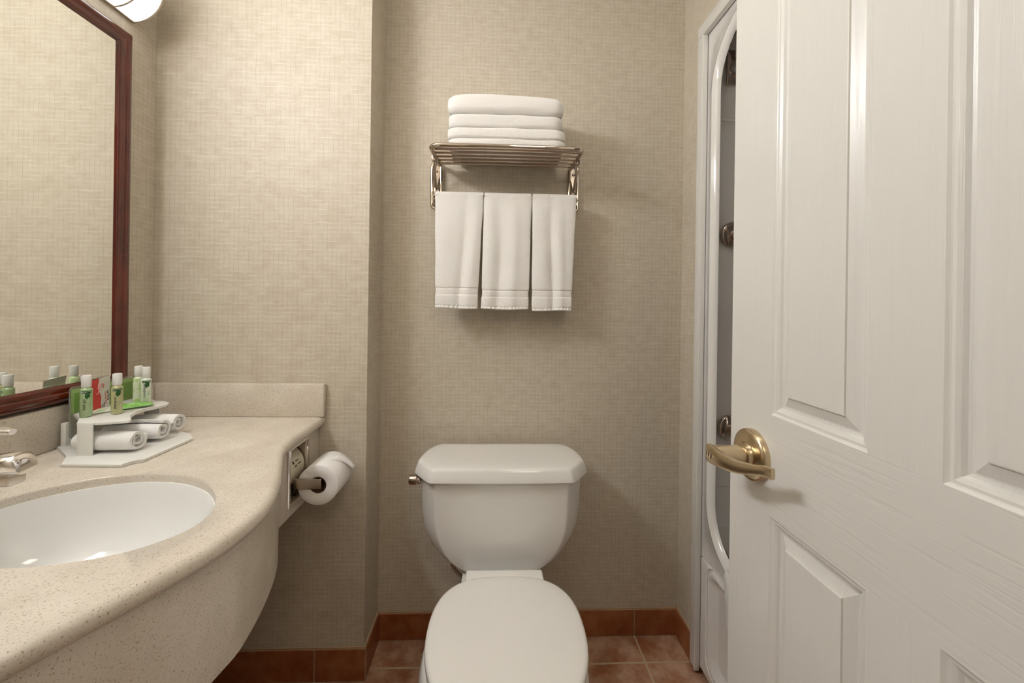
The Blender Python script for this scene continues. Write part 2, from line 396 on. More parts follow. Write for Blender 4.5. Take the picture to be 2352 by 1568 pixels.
grid_rings(bm, [[(FX+0.004, a, b) for a, b in base], pr_s(-0.004, FX+0.001), pr_s(0, FX+0.006), pr_s(0.004, FX+0.001), pr_s(0.014, FX-0.002), pr_s(0.026, FX+0.004), pr_s(0.038, FX+0.015), pr_s(0.045, FX+0.017)], True, False, True)
ob('tub_apron', bm, M['acrylic_tub'], tub)

# chrome fittings on the shower end wall
YW = -0.1668
g = thing('grab_bar', 'upright chrome grab bar with round wall flanges on the shower end wall', 'grab bar', (0.748, YW, 0.76))
for z in (1.398, 0.788):
    bm = bmesh.new(); lathe(bm, [(0.0405, 0), (0.0415, 0.004), (0.0405, 0.009), (0.037, 0.013), (0.020, 0.0165), (0.0195, 0.0165)], (0.748, YW, z), (0, -1, 0), 48)
    ob('flange', bm, M['dark_chrome'], g)
bm = bmesh.new()
tube(bm, smooth_path([(0.748, YW-0.012, 1.398), (0.748, YW-0.030, 1.394), (0.748, YW-0.048, 1.378), (0.748, YW-0.050, 1.35), (0.748, YW-0.050, 0.85), (0.748, YW-0.048, 0.818), (0.748, YW-0.030, 0.789), (0.748, YW-0.012, 0.788)], 6), 0.0155, 20)
ob('rail', bm, M['satin'], g)
sh = thing('shower_handset', 'chrome hand shower resting in a bracket on a square wall plate', 'shower', (0.752, YW, 1.90))
bm = bmesh.new(); box(bm, 0.722, 0.800, YW-0.006, YW, 1.872, 1.983, 0.002); ob('wall_plate', bm, M['dark_chrome'], sh)
bm = bmesh.new(); lathe(bm, [(0.030, 0), (0.0295, 0.012), (0.026, 0.026), (0.018, 0.038), (0.006, 0.043), (0.001, 0.044)], (0.760, YW-0.005, 1.925), (0, -1, 0), 40)
lathe(bm, [(0.0, 0.0), (0.013, 0.001), (0.015, 0.02), (0.013, 0.036)], (0.759, YW-0.038, 1.925), (0, 0, 1), 24)
ob('bracket', bm, M['chrome'], sh)
bm = bmesh.new()
tube(bm, [(0.758, YW-0.040, 1.955), (0.757, YW-0.043, 1.975), (0.756, YW-0.050, 2.03), (0.756, YW-0.060, 2.10), (0.757, YW-0.068, 2.16), (0.757, YW-0.072, 2.19)], [0.0085, 0.0085, 0.016, 0.020, 0.018, 0.010], 20, flat=0.5)
ob('handle', bm, M['satin'], sh)
# bath mat over the tub rim
bm = bmesh.new(); rows = []
for i in range(15):
    t = i/14; pts = []
    for j in range(21):
        u = j/20; y = -0.322-0.045*t-0.36*u
        if t < 0.4: x = FX+0.018-0.044*(t/0.4); z = 0.447-0.002*math.cos(t*8)
        else: x = FX-0.024-0.004*math.sin(u*14+t*3); z = 0.445-(t-0.4)*0.42
        pts.append((x, y, z))
    rows.append(pts)
grid_rings(bm, rows, False)
o = ob('bath_mat', bm, M['cloth']); mo = o.modifiers.new('s', 'SOLIDIFY'); mo.thickness = 0.004
tag(o, 'white cloth bath mat draped over the rim of the bathtub', 'bath mat')

# ------------------------------------------------------------------ vanity counter
CY = -0.745
half = [(-0.520, YE-0.001), (-0.517, -0.22), (-0.516, -0.29), (-0.513, -0.36), (-0.498, -0.432), (-0.462, -0.512), (-0.420, -0.605), (-0.395, -0.680), (-0.388, CY)]
full = half+[(x, 2*CY-y) for x, y in half[::-1][1:]]
full[-1] = (full[-1][0], YF+0.001)
front = [(p.x, p.y) for p in smooth_path([(x, y, 0) for x, y in full], 8)]
def normals(pl):
    out = []
    for i in range(len(pl)):
        a = Vector(pl[max(i-1, 0)]); b = Vector(pl[min(i+1, len(pl)-1)]); t = (b-a).normalized(); out.append((-t.y, t.x))   # travelling -Y: outward is +X
    return out
FN = normals(front)
def offs(d): return [(x-n[0]*d, y-(n[1]*d if 0 < i < len(front)-1 else 0)) for i, ((x, y), n) in enumerate(zip(front, FN))]
ZT = 0.818
van = thing('vanity_counter', 'beige speckled stone vanity counter with bowed front apron and backsplash', 'counter', (-0.75, CY, 0.595))
sink_px = [(-.862, -.700), (-.815, -.628), (-.735, -.584), (-.645, -.581), (-.565, -.612), (-.506, -.665), (-.471, -.726), (-.467, -.785), (-.506, -.836), (-.568, -.862), (-.642, -.872), (-.725, -.868), (-.80, -.842), (-.850, -.79)]
hole = [(p.x, p.y) for p in smooth_path([(x, y, 0) for x, y in sink_px], 6, True)]
bm = bmesh.new()
r = 0.0155
top = [bm.verts.new((x, y, ZT)) for x, y in offs(r)]
bk = [bm.verts.new((XL+0.001, YF+0.001, ZT)), bm.verts.new((XL+0.001, YE-0.001, ZT))]
lo = top+bk; E_ = [bm.edges.new((lo[i], lo[(i+1) % len(lo)])) for i in range(len(lo))]
hc = (sum(p[0] for p in hole)/len(hole), sum(p[1] for p in hole)/len(hole))
def hs(k): return [((x-hc[0])*k+hc[0], (y-hc[1])*k+hc[1]) for x, y in hole]
hv = [bm.verts.new((x, y, ZT)) for x, y in hs(1.012)]
E_ += [bm.edges.new((hv[i], hv[(i+1) % len(hv)])) for i in range(len(hv))]
bmesh.ops.triangle_fill(bm, use_beauty=True, edges=E_)
prev = top
for k in range(1, 9):
    a = PI*k/8; d_ = r-r*math.sin(a) if k < 8 else r; z_ = ZT-r+r*math.cos(a)
    cur = [bm.verts.new((x, y, z_)) for x, y in offs(d_)]
    for i in range(len(cur)-1): bm.faces.new((prev[i], prev[i+1], cur[i+1], cur[i]))
    prev = cur
hp = hv
for k_, dz in ((1.002, 0.002), (1.0, 0.005), (1.0, 0.020)):
    cur = [bm.verts.new((x, y, ZT-dz)) for x, y in hs(k_)]
    for i in range(len(cur)): j = (i+1) % len(cur); bm.faces.new((hp[i], hp[j], cur[j], cur[i]))
    hp = cur
# underside strip so the slab has thickness
und = [bm.verts.new((x, y, ZT-2*r)) for x, y in offs(0.05)]
for i in range(len(und)-1): bm.faces.new((prev[i], prev[i+1], und[i+1], und[i]))
ob('countertop', bm, M['stone'], van, angle=50)
# apron with an opening for the paper holder
HY0, HY1, HZ0, HZ1 = -0.328, -0.230, 0.634, 0.768
AXF = -0.540
bm = bmesh.new(); ap = smooth_path([(x, y, 0) for x, y in [(AXF, -0.375), (-0.531, -0.400), (-0.506, -0.445), (-0.482, -0.490), (-0.459, -0.540), (-0.441, -0.592), (-0.424, -0.660), (-0.415, -0.715), (-0.412, CY), (-0.415, -0.775), (-0.424, -0.830), (-0.441, -0.898), (-0.459, -0.95), (-0.482, -1.0), (-0.506, -1.045), (-0.531, -1.09), (AXF, -1.115)]], 6); ZA0, ZA1 = 0.595, 0.790
strip = [(AXF, YE-0.001), (AXF, HY1), (AXF, HY0), (AXF, -0.360)]+[(p.x, p.y) for p in ap]+[(AXF, YF+0.001)]
zs = [ZA0, HZ0, HZ1, ZA1]
V = [[bm.verts.new((x, y, z)) for z in zs] for x, y in strip]
VI = [[bm.verts.new((x-0.02, y, z)) for z in zs] for x, y in strip]
for i in range(len(strip)-1):
    for k in range(3):
        if i == 1 and k == 1: continue
        bm.faces.new((V[i][k], V[i+1][k], V[i+1][k+1], V[i][k+1])); bm.faces.new((VI[i][k], VI[i][k+1], VI[i+1][k+1], VI[i+1][k]))
    bm.faces.new((V[i][0], VI[i][0], VI[i+1][0], V[i+1][0]))
ob('apron', bm, M['stone'], van, angle=30)
bm = bmesh.new(); box(bm, XL+0.001, XL+0.025, YF+0.001, YE-0.021, ZT, 0.917, 0.003)
box(bm, XL+0.001, -0.518, YE-0.0205, YE-0.001, ZT, 0.918, 0.003)
ob('backsplash', bm, M['stone'], van)
# basin
sk = thing('sink', 'oval white undermount basin set in the beige counter', 'sink', (hc[0], hc[1], 0.65))
bm = bmesh.new(); rings = []
for k_, z_ in ((1.05, ZT-0.0215), (1.012, ZT-0.0215), (1.010, ZT-0.026), (0.99, ZT-0.045), (0.955, ZT-0.075), (0.89, ZT-0.105), (0.78, ZT-0.130), (0.62, ZT-0.146), (0.40, ZT-0.155), (0.20, ZT-0.159), (0.115, ZT-0.161)):
    f_ = max(0, 1-(1-k_)*1.0) if k_ < 0.5 else 1
    rings.append([(x, y, z_) for x, y in ([((x-hc[0])*k_+hc[0], (y-hc[1])*k_+hc[1]) for x, y in hole])])
grid_rings(bm, rings, True, False, True)
o = ob('bowl', bm, M['basin'], sk, angle=60); mo = o.modifiers.new('s', 'SOLIDIFY'); mo.thickness = 0.006; mo.offset = 1
bm = bmesh.new(); lathe(bm, [(0.031, 0), (0.0315, 0.002), (0.027, 0.004), (0.018, 0.002), (0.004, 0.001)], (hc[0], hc[1], ZT-0.162), (0, 0, 1), 28); ob('drain', bm, M['chrome'], sk)
# faucet
FY = -0.73
fa = thing('faucet', 'polished chrome single lever faucet at the back of the basin', 'faucet', (-0.955, FY, ZT))
bm = bmesh.new(); extrude_poly(bm, round_rect(-0.955, FY, 0.026, 0.075, 0.025), ZT, ZT+0.012, 0.003)
lathe(bm, [(0.027, 0.008), (0.026, 0.03), (0.024, 0.065), (0.020, 0.085), (0.008, 0.094)], (-0.955, FY, ZT), (0, 0, 1), 28); ob('faucet_body', bm, M['chrome'], fa)
bm = bmesh.new(); rings = []
for t, hw, zt, zb in ((0.0, .024, .075, .028), (.3, .0225, .084, .045), (.6, .021, .091, .058), (.82, .0215, .0975, .066), (.94, .021, .098, .066), (1.0, .016, .088, .066)):
    x = -0.95+0.188*t; zc = ZT+(zt+zb)/2-0.001; hz = (zt-zb)/2
    rings.append([(x, FY+hw*math.copysign(abs(math.cos(a))**.7, math.cos(a)), zc+hz*math.copysign(abs(math.sin(a))**.7, math.sin(a))) for a in [2*PI*k/24 for k in range(24)]])
grid_rings(bm, rings); ob('spout', bm, M['chrome'], fa, angle=60)
bm = bmesh.new(); box(bm, -0.805, -0.775, FY-0.014, FY+0.014, ZT+0.046, ZT+0.067, 0.005, 3)
ob('aerator', bm, M['satin'], fa)
bm = bmesh.new(); tube(bm, [(-0.955, FY, ZT+0.098), (-0.92, FY, ZT+0.115), (-0.86, FY, ZT+0.129), (-0.80, FY, ZT+0.133), (-0.785, FY, ZT+0.132)], [0.015, 0.009, 0.0065, 0.0085, 0.006], 16, flat=0.8)
ob('lever', bm, M['chrome'], fa)

# ------------------------------------------------------------------ mirror
mi_ = thing('wall_mirror', 'large wall mirror in a glossy dark mahogany frame', 'mirror', (XL, -0.74, 0.921))
bm = bmesh.new()
MY0, MY1, MZ0, MZ1 = -0.258, -1.222, 0.922, 1.900
prof_ = [(0, 0.0), (0, 0.014), (0.003, 0.021), (0.009, 0.026), (0.016, 0.0275), (0.022, 0.025), (0.026, 0.021), (0.030, 0.0205), (0.036, 0.0185), (0.040, 0.0145), (0.044, 0.010)]; prof_ = [(d*0.94, h) for d, h in prof_]
rings = [[(XL+0.006+h*0.95-(0.005 if h == 0 else 0), MY0-d, MZ0+d), (XL+0.006+h*0.95-(0.005 if h == 0 else 0), MY1+d, MZ0+d), (XL+0.006+h*0.95-(0.005 if h == 0 else 0), MY1+d, MZ1-d), (XL+0.006+h*0.95-(0.005 if h == 0 else 0), MY0-d, MZ1-d)] for d, h in prof_]
grid_rings(bm, rings, True, False, False); ob('frame', bm, M['mahogany'], mi_, angle=35)
bm = bmesh.new(); box(bm, XL+0.0100, XL+0.0160, MY1+0.038, MY0-0.038, MZ0+0.038, MZ1-0.038); ob('glass', bm, M['mirror'], mi_, smooth=False)
# ------------------------------------------------------------------ vanity light
vl = thing('vanity_light', 'half-round white glass vanity light with metal bands above the mirror', 'light', (XL, -0.74, 2.035))
LR = 0.082; LZ = 2.036
def halfcyl(bm, y0, y1, r, n=24, caps=True, inner=None):
    ring = lambda y, rr: [(XL+0.001+rr*math.sin(PI*k/n), y, LZ-rr*math.cos(PI*k/n)) for k in range(n+1)]
    if inner is None: grid_rings(bm, [ring(y0, r), ring(y1, r)], True, caps, caps)
    else:
        a = ring(y0, r)+ring(y0, inner)[::-1]; b = ring(y1, r)+ring(y1, inner)[::-1]
        grid_rings(bm, [a, b], True, True, True)
bm = bmesh.new(); halfcyl(bm, -0.236, -1.246, LR); ob('shade', bm, M['shade'], vl)
for y in (-0.2325, -0.294, -1.186, -1.248):
    bm = bmesh.new(); halfcyl(bm, y, y-0.005, LR+0.0035, inner=LR-0.006 if y not in (-0.2325, -1.248) else LR-0.004); ob('band', bm, M['satin'], vl)
for y in (-0.2330, -1.2495):
    bm = bmesh.new(); halfcyl(bm, y-0.0005, y-0.003, LR+0.001); ob('end_cap', bm, M['satin'], vl)
bm = bmesh.new(); box(bm, XL+0.0005, XL+0.010, -1.25, -0.2315, LZ-LR-0.004, LZ-LR+0.001, 0.001); ob('rail', bm, M['satin'], vl)

# ------------------------------------------------------------------ paper holder, rolls
ph = thing('paper_holder', 'recessed chrome toilet paper holder set in the vanity apron', 'toilet paper holder', (AXF, -0.279, 0.70))
bm = bmesh.new()
A, B, C, D = -0.338, -0.220, 0.621, 0.782
pf = [(0, 0.0005), (0, 0.003), (0.002, 0.005), (0.010, 0.005), (0.012, 0.003), (0.0125, -0.004)]
rings = [[(AXF+h, A+d, C+d), (AXF+h, B-d, C+d), (AXF+h, B-d, D-d), (AXF+h, A+d, D-d)] for d, h in pf]
grid_rings(bm, rings, True, False, False); ob('cover_plate', bm, M['chrome'], ph, angle=30)
bm = bmesh.new()
x0, x1, y0, y1, z0, z1 = AXF-0.115, AXF-0.003, A+0.0125, B-0.0125, C+0.0125, D-0.0125
for b_ in ((x0-0.001, x0, y0, y1, z0, z1), (x0, x1, y0-0.001, y0, z0, z1), (x0, x1, y1, y1+0.001, z0, z1), (x0, x1, y0, y1, z0-0.001, z0), (x0, x1, y0, y1, z1, z1+0.001)): box(bm, *b_)
ob('recess_box', bm, M['dark_chrome'], ph, smooth=False)
bm = bmesh.new()
box(bm, AXF+0.002, -0.463, -0.3145, -0.3085, 0.664, 0.691, 0.001)
ob('arm', bm, M['satin'], ph)
bm = bmesh.new(); box(bm, -0.4785, -0.4675, -0.3085, -0.215, 0.675, 0.686, 0.001); ob('spindle', bm, M['dark_chrome'], ph)
ro = thing('toilet_roll', 'white toilet roll on the chrome arm with its loose end folded to a point', 'toilet roll', (-0.474, -0.25, 0.672))
RX, RZ, RR = -0.4745, 0.6715, 0.0545
bm = bmesh.new(); n = 56; RR2 = 0.0222
def ringy(y, r_): return [(RX+r_*math.cos(2*PI*k/n), y, RZ+r_*math.sin(2*PI*k/n)) for k in range(n)]
R_ = grid_rings(bm, [ringy(-0.305, RR2), ringy(-0.306, RR2+0.001), ringy(-0.306, RR-0.0015), ringy(-0.3045, RR), ringy(-0.2015, RR), ringy(-0.200, RR-0.0015), ringy(-0.200, RR2)], True, False, False)
ob('sheets', bm, M['paper'], ro, angle=50)
bm = bmesh.new(); grid_rings(bm, [ringy(-0.3055, RR2+0.0003), ringy(-0.2005, RR2+0.0003)], True, False, False)
grid_rings(bm, [ringy(-0.2005, RR2-0.0014), ringy(-0.3055, RR2-0.0014)], True, False, False); ob('core', bm, M['card_core'], ro)
bm = bmesh.new(); rings = []      # loose folded end leaving the roll tangentially
for i in range(9):
    t = i/8; a0 = math.radians(72-t*62)
    c0 = Vector((RX+(RR+0.001)*math.cos(a0), 0, RZ+(RR+0.001)*math.sin(a0)))
    lift = t**2*0.010; w0 = -0.262+0.02*t; w1 = -0.2035
    y0_ = w0+(w1-w0)*t*0.55; y1_ = w1
    rings.append([(c0.x+lift, y0_, c0.z), (c0.x+lift+0.0006, (y0_+y1_)/2, c0.z), (c0.x+lift*1.2, y1_, c0.z+0.001)])
grid_rings(bm, rings, False); o = ob('folded_end', bm, M['paper'], ro); mo = o.modifiers.new('s', 'SOLIDIFY'); mo.thickness = 0.0006
bm = bmesh.new(); SX, SZ, SR = AXF-0.0575, 0.7045, 0.0570
def ringx(y, r_): return [(SX+r_*math.cos(2*PI*k/40), y, SZ+r_*math.sin(2*PI*k/40)) for k in range(40)]
sr = thing('spare_roll', 'wrapped spare toilet roll inside the recessed holder', 'toilet roll', (SX, -0.28, SZ-SR))
rings = [ringx(-0.3245, 0.018), ringx(-0.3245, SR-0.003), ringx(-0.3235, SR-0.001), ringx(-0.320, SR), ringx(-0.243, SR), ringx(-0.2385, SR-0.001), ringx(-0.2365, SR-0.005), ringx(-0.2365, 0.015)]
grid_rings(bm, rings); wr = ob('wrapper', bm, M['wrap'], sr, angle=60)
def wrap_x(me, y_c, ang, r_):    # text wrapped on a roll whose axis is Y, seen from +X ; text right = +Y
    for v in me.vertices:
        s_, t_, e_ = v.co; a = ang+t_/r_; rr_ = r_+0.0003+e_
        v.co = (SX+rr_*math.cos(a), y_c+s_, SZ+rr_*math.sin(a))
for txt, size, yc, an in (('ROLLS', 0.006, -0.262, 0.42), ('626', 0.009, -0.276, 0.22), ('SHEETS', 0.006, -0.256, 0.24)):
    me = text_me(txt, size); wrap_x(me, yc-0.012, an, SR); link('print', me, M['black'], wr)
bm = bmesh.new(); lathe(bm, [(0.0001, 0.0), (0.004, 0.0), (0.004, 0.0008), (0.0001, 0.0008)], (SX+SR*math.cos(0.42), -0.296, SZ+SR*math.sin(0.42)), (math.cos(0.42), 0, math.sin(0.42)), 16); ob('print', bm, M['black'], wr)

# ------------------------------------------------------------------ amenity tray
TZ = 0.8185
ty = thing('amenity_tray', 'frosted white acrylic amenity stand with raised shelf on the counter', 'tray', (-0.88, -0.43, TZ))
bm = bmesh.new()
extrude_poly(bm, [(-0.898, -0.546), (-0.772, -0.549), (-0.768, -0.530), (-0.752, -0.522), (-0.750, -0.380), (-0.784, -0.345), (-0.93, -0.275), (-1.010, -0.262), (-1.010, -0.445), (-0.93, -0.50)], TZ, TZ+0.0065, 0.0015)
ob('base', bm, M['frost'], ty)
SHZ = 0.897
pl = [(-0.914, -0.498), (-0.868, -0.496), (-0.828, -0.484), (-0.820, -0.478), (-0.822, -0.470), (-0.850, -0.444), (-0.868, -0.405), (-0.868, -0.385), (-0.857, -0.36), (-0.852, -0.335), (-0.860, -0.314), (-0.880, -0.302), (-0.93, -0.285), (-0.9885, -0.280), (-0.9885, -0.430), (-0.94, -0.465)]
bm = bmesh.new(); extrude_poly(bm, pl, SHZ-0.0065, SHZ, 0.0015); ob('shelf', bm, M['frost'], ty)
bm = bmesh.new(); box(bm, -0.911, -0.879, -0.5005, -0.4965, TZ+0.0065, SHZ-0.001, 0.0008); ob('leg', bm, M['frost'], ty)
bm = bmesh.new(); box(bm, -0.93, -0.89, -0.309, -0.305, TZ+0.0065, SHZ-0.0065, 0.0008); ob('leg', bm, M['frost'], ty)
bm = bmesh.new(); vs = round_rect(-0.351, 0.900, 0.084, 0.060, 0.008, 4)
a = [(-0.9945, y, z) for y, z in vs]; b = [(-0.9915, y, z) for y, z in vs]; grid_rings(bm, [a, b])
ob('back_panel', bm, M['clear'], ty)
bm = bmesh.new(); box(bm, -1.007, -0.995, -0.440, -0.428, TZ+0.0065, 0.878, 0.001); ob('bracket', bm, M['frost'], ty)
bm = bmesh.new(); box(bm, -1.007, -0.995, -0.282, -0.270, TZ+0.0065, 0.878, 0.001); ob('bracket', bm, M['frost'], ty)
# cards
gc = thing('green_card', 'green printed card standing against the back panel of the amenity stand', 'card', (-0.986, -0.39, SHZ))
bm = bmesh.new(); box(bm, -0.9910, -0.9895, -0.434, -0.272, SHZ+0.0005, 0.955, 0.0002); ob('sheet', bm, M['green_card2'], gc)
bm = bmesh.new(); box(bm, -0.9895, -0.9888, -0.427, -0.275, SHZ+0.0005, 0.945, 0.0002); ob('printed_panel', bm, M['green_card'], gc)
def flat_text(txt, size, loc, rotm, mat, parent, name='print'):
    me = text_me(txt, size); me.transform(Matrix.Translation(loc) @ rotm.to_4x4()); return link(name, me, mat, parent)
RX_ = Matrix(((0, 0, 1), (1, 0, 0), (0, 1, 0)))     # text plane facing +X, text right = +Y, up = +Z
def turn(a): return RX_ @ Matrix.Rotation(a, 3, 'Z')
for k in range(9):
    bm = bmesh.new(); box(bm, -0.9888, -0.9885, -0.318, -0.3155, 0.905+k*0.0035, 0.907+k*0.0035)
    if k == 0: allb = bm
    else:
        me = bpy.data.meshes.new('x'); bm.to_mesh(me); allb.from_mesh(me); bpy.data.meshes.remove(me); bm.free()
ob('print', allb, M['white_ink'], gc)
# leaflet leaning on the panel
lf = thing('leaflet', 'red and white leaflet with a pink swirl leaning behind the small bottles', 'leaflet', (-0.965, -0.42, SHZ))
lean = Matrix.Translation((-0.966, -0.386, SHZ+0.0008)) @ Matrix.Rotation(math.radians(0), 4, 'Z') @ Matrix.Rotation(math.radians(-4), 4, 'Y')
def leaf_box(y0, y1, z0, z1, x=0.0, t=0.0006, mats=None, name='x', outline=None):
    bm = bmesh.new()
    pts = outline or [(y0, z0), (y1, z0), (y1, z1), (y0, z1)]
    grid_rings(bm, [[(x, p, q) for p, q in pts], [(x+t, p, q) for p, q in pts]])
    bmesh.ops.transform(bm, matrix=lean, verts=bm.verts); return ob(name, bm, mats, lf, smooth=False)
leaf_box(-0.029, 0.029, 0, 0.071, 0, 0.0006, M['white_card'], 'sheet', [(-0.025, 0), (0.019, 0.0), (0.027, 0.0775), (-0.025, 0.073)])
redp = [(-0.025, 0.0), (-0.001, 0.0), (-0.002, 0.014), (0.0, 0.03), (-0.004, 0.042), (-0.008, 0.052), (-0.006, 0.060), (-0.002, 0.0750), (-0.025, 0.073)]
leaf_box(0, 0, 0, 0, 0.0006, 0.0003, M['red_card'], 'red_panel', redp)
bm = bmesh.new()
tube(bm, [lean @ p for p in smooth_path([(0.001, -0.014, 0.044), (0.001, -0.010, 0.037), (0.001, -0.007, 0.043), (0.001, -0.005, 0.050), (0.001, -0.001, 0.060), (0.001, 0.004, 0.062), (0.001, 0.008, 0.057), (0.001, 0.006, 0.050)], 5)], 0.0018, 8, flat=0.3); ob('swirl', bm, M['pink'], lf)
def leaf_text(txt, size, y, z, ang, mat):
    me = text_me(txt, size); me.transform(lean @ Matrix.Translation((0.0010, y, z)) @ turn(ang).to_4x4()); link('print', me, mat, lf)
leaf_text('travelling', 0.0085, 0.0120, 0.026, -PI/2, M['pink'])
leaf_text('La Perle', 0.0075, 0.0180, 0.030, -PI/2, M['black'])
leaf_text('Loc', 0.005, 0.003, 0.007, -PI/2, M['black']); leaf_text('Nous', 0.005, 0.0065, 0.008, -PI/2, M['black'])
# bottles
def make_bottle(label, liquid, txt, loc, face):
    b = thing('toiletry_bottle', label, 'bottle', loc, 'small toiletry bottles on the amenity shelf'); R0 = 0.0108
    bm = bmesh.new(); lathe(bm, [(0.0001, 0), (R0-0.002, 0), (R0, 0.002), (R0, 0.062), (R0-0.0008, 0.0645), (R0-0.003, 0.066), (0.0075, 0.067), (0.0075, 0.0695), (0.0001, 0.0695)], (0, 0, 0), n=32)
    body = ob('body', bm, M[liquid], b, world=False, angle=50)
    bm = bmesh.new(); lathe(bm, [(0.0001, 0.0685), (0.0080, 0.0685), (0.0086, 0.0695), (0.0088, 0.0935), (0.0080, 0.095), (0.0001, 0.0955)], (0, 0, 0), n=32)
    ob('cap', bm, M['cap'], b, world=False, angle=50)
    def wrapz(me, dx, z, rot):
        for v in me.vertices:
            s_, t_, e_ = v.co; c_, q_ = math.cos(rot), math.sin(rot); s2, t2 = s_*c_-t_*q_, s_*q_+t_*c_
            a = face+(dx+s2)/R0; rr_ = R0+0.00025+e_; v.co = (rr_*math.cos(a), rr_*math.sin(a), z+t2)
    if not txt: return b
    me = text_me(txt, 0.0078); wrapz(me, -0.0035, 0.012+0.0042*len(txt)*0.52, PI/2); link('print', me, M['black'], body, world=False)
    # leaf band and hanging leaves
    bm = bmesh.new(); pts = []
    def strip(pl_, r_):
        vs_ = [bm.verts.new((r_*math.cos(face+s_/R0), r_*math.sin(face+s_/R0), z_)) for s_, z_ in pl_]; bm.faces.new(vs_)
    for k in range(9): s0 = -0.0085+0.002*k; strip([(s0, 0.0555), (s0+0.002, 0.0555), (s0+0.002, 0.0605), (s0, 0.0605)], R0+0.0003)
    for cx, w_, h_ in ((0.0008, 0.0026, 0.014), (0.0046, 0.0014, 0.011)):
        strip([(cx-w_, 0.0555), (cx-w_*1.2, 0.0555-h_*.6), (cx, 0.0555-h_), (cx+w_*1.2, 0.0555-h_*.7), (cx+w_, 0.0555)], R0+0.0004)
    o = ob('leaf_emblem', bm, M['leaf'], body, world=False, fix=False); mo = o.modifiers.new('s', 'SOLIDIFY'); mo.thickness = 0.0003; mo.offset = 0
    me = text_me('Bath & Body Works', 0.0020); wrapz(me, 0.0, 0.058, 0)
    for v in me.vertices: v.co.x *= 1.03; v.co.y *= 1.03
    link('print', me, M['white_ink'], body, world=False)
    bm = bmesh.new()
    for k in range(3): strip([(0.003, 0.030-k*0.003), (0.0085-k*0.001, 0.030-k*0.003), (0.0085-k*0.001, 0.0312-k*0.003), (0.003, 0.0312-k*0.003)], R0+0.0003)
    ob('print', bm, M['grey_ink'], body, world=False)
    return b
def face_to_cam(x, y, extra=0.0): return math.atan2(-1.424-y, 0-x)+extra
SB = SHZ+0.0003
for lab, liq, tx, x, y in (
    ('clear bottle of pale green bath gel with white cap, leftmost on the amenity shelf', 'green_gel', 'bath gel', -0.938, -0.453),
    ('clear bottle of yellowish shampoo with white cap, in front of the sachet', 'yellow_gel', 'shampoo', -0.893, -0.427),
    ('milky white conditioner bottle with white cap, frontmost of the pair at the far end', 'white_lotion', 'conditioner', -0.909, -0.328),
    ('green and white lotion bottle standing behind the conditioner bottle', 'pale_green', '', -0.942, -0.312)):
    make_bottle(lab, liq, tx, (x, y, SB), face_to_cam(x, y))
# sachet
bm = bmesh.new(); rows = []
for i in range(25):
    t = i/24; w_ = 0.021*(1.0 if 0.06 < t < 0.94 else 0.96); pts = []
    for j in range(13):
        u = j/12*2-1; h_ = 0.0090*max(0, (1-(2*t-1)**4))*max(0, 1-u*u)
        pts.append(((u*w_), (t-0.5)*0.112, 0.0008+h_*0.9+0.0015*nz((u, t*4, 0), 3)*max(0, 1-u*u)))
    rows.append(pts)
grid_rings(bm, rows, False)
rows2 = [[(x, y, 0.0003) for x, y, z in r_] for r_ in rows]; grid_rings(bm, [r_[::-1] for r_ in rows2], False)
o = ob('soap_sachet', bm, M['sachet']); o.location = (-0.918, -0.384, SHZ+0.0008); o.rotation_euler = (0.05, 0, math.radians(-60+12))
o.location.z += 0.002
tag(o, 'green and white soap sachet lying behind the shampoo bottle', 'sachet')

# rolled washcloths
def make_roll(label, y, xe, length, seed, rad=0.0272, tilt=0.0):
    bm = bmesh.new(); turns = 2.0; npt = 90; th = 0.0058; prof2 = []
    sp = []
    for i in range(npt+1):
        t = i/npt; a = t*turns*2*PI+seed; rr_ = 0.0045+(rad-0.0045)*(t**0.85)
        if i == npt: rr_ *= 1.0
        sp.append((rr_, a))
    nx = 34; rings = []
    def ring(xx, sq, jit):
        ptsO, ptsI = [], []
        for rr_, a in sp:
            r1 = rr_; r2 = max(rr_-th*1.15, 0.001)
            wob = 1+0.05*noise.noise(Vector((math.cos(a)*1.3+seed, math.sin(a)*1.3, xx*25)))
            for rr2, lst in ((r1, ptsO), (r2, ptsI)):
                yy = rr2*math.cos(a)*1.06*wob*sq; zz = rr2*math.sin(a)*0.96*wob*sq
                lst.append((xx+jit*noise.noise(Vector((rr_*300, a*0.8+seed, 0)))*0.004-(rad-rr_)*jit*0.25, yy, zz))
        return ptsO+ptsI[::-1]
    for k in range(nx+1):
        t = k/nx; xx = -length*t
        sq = 1.0-0.07*(1-t)**8-0.22*t**7; rings.append(ring(xx, sq, max(0, 1-6*t)))
    grid_rings(bm, rings, True, True, True)
    o = ob('rolled_washcloth', bm, M['cloth'], angle=60)
    o.location = (xe, y, TZ+0.0065+rad*0.95); o.rotation_euler = (0, 0, tilt)
    return tag(o, label, 'washcloth', 'rolled washcloths on the amenity tray')
make_roll('rolled white washcloth at the near end of the tray, behind the acrylic leg', -0.470, -0.806, 0.128, 0.3, tilt=math.radians(1))
make_roll('rolled white washcloth, middle one of three on the tray', -0.402, -0.804, 0.130, 1.7, tilt=math.radians(3))
make_roll('rolled white washcloth at the far end of the tray, nearest the backsplash corner', -0.338, -0.815, 0.125, 2.9, 0.0260, tilt=math.radians(3))

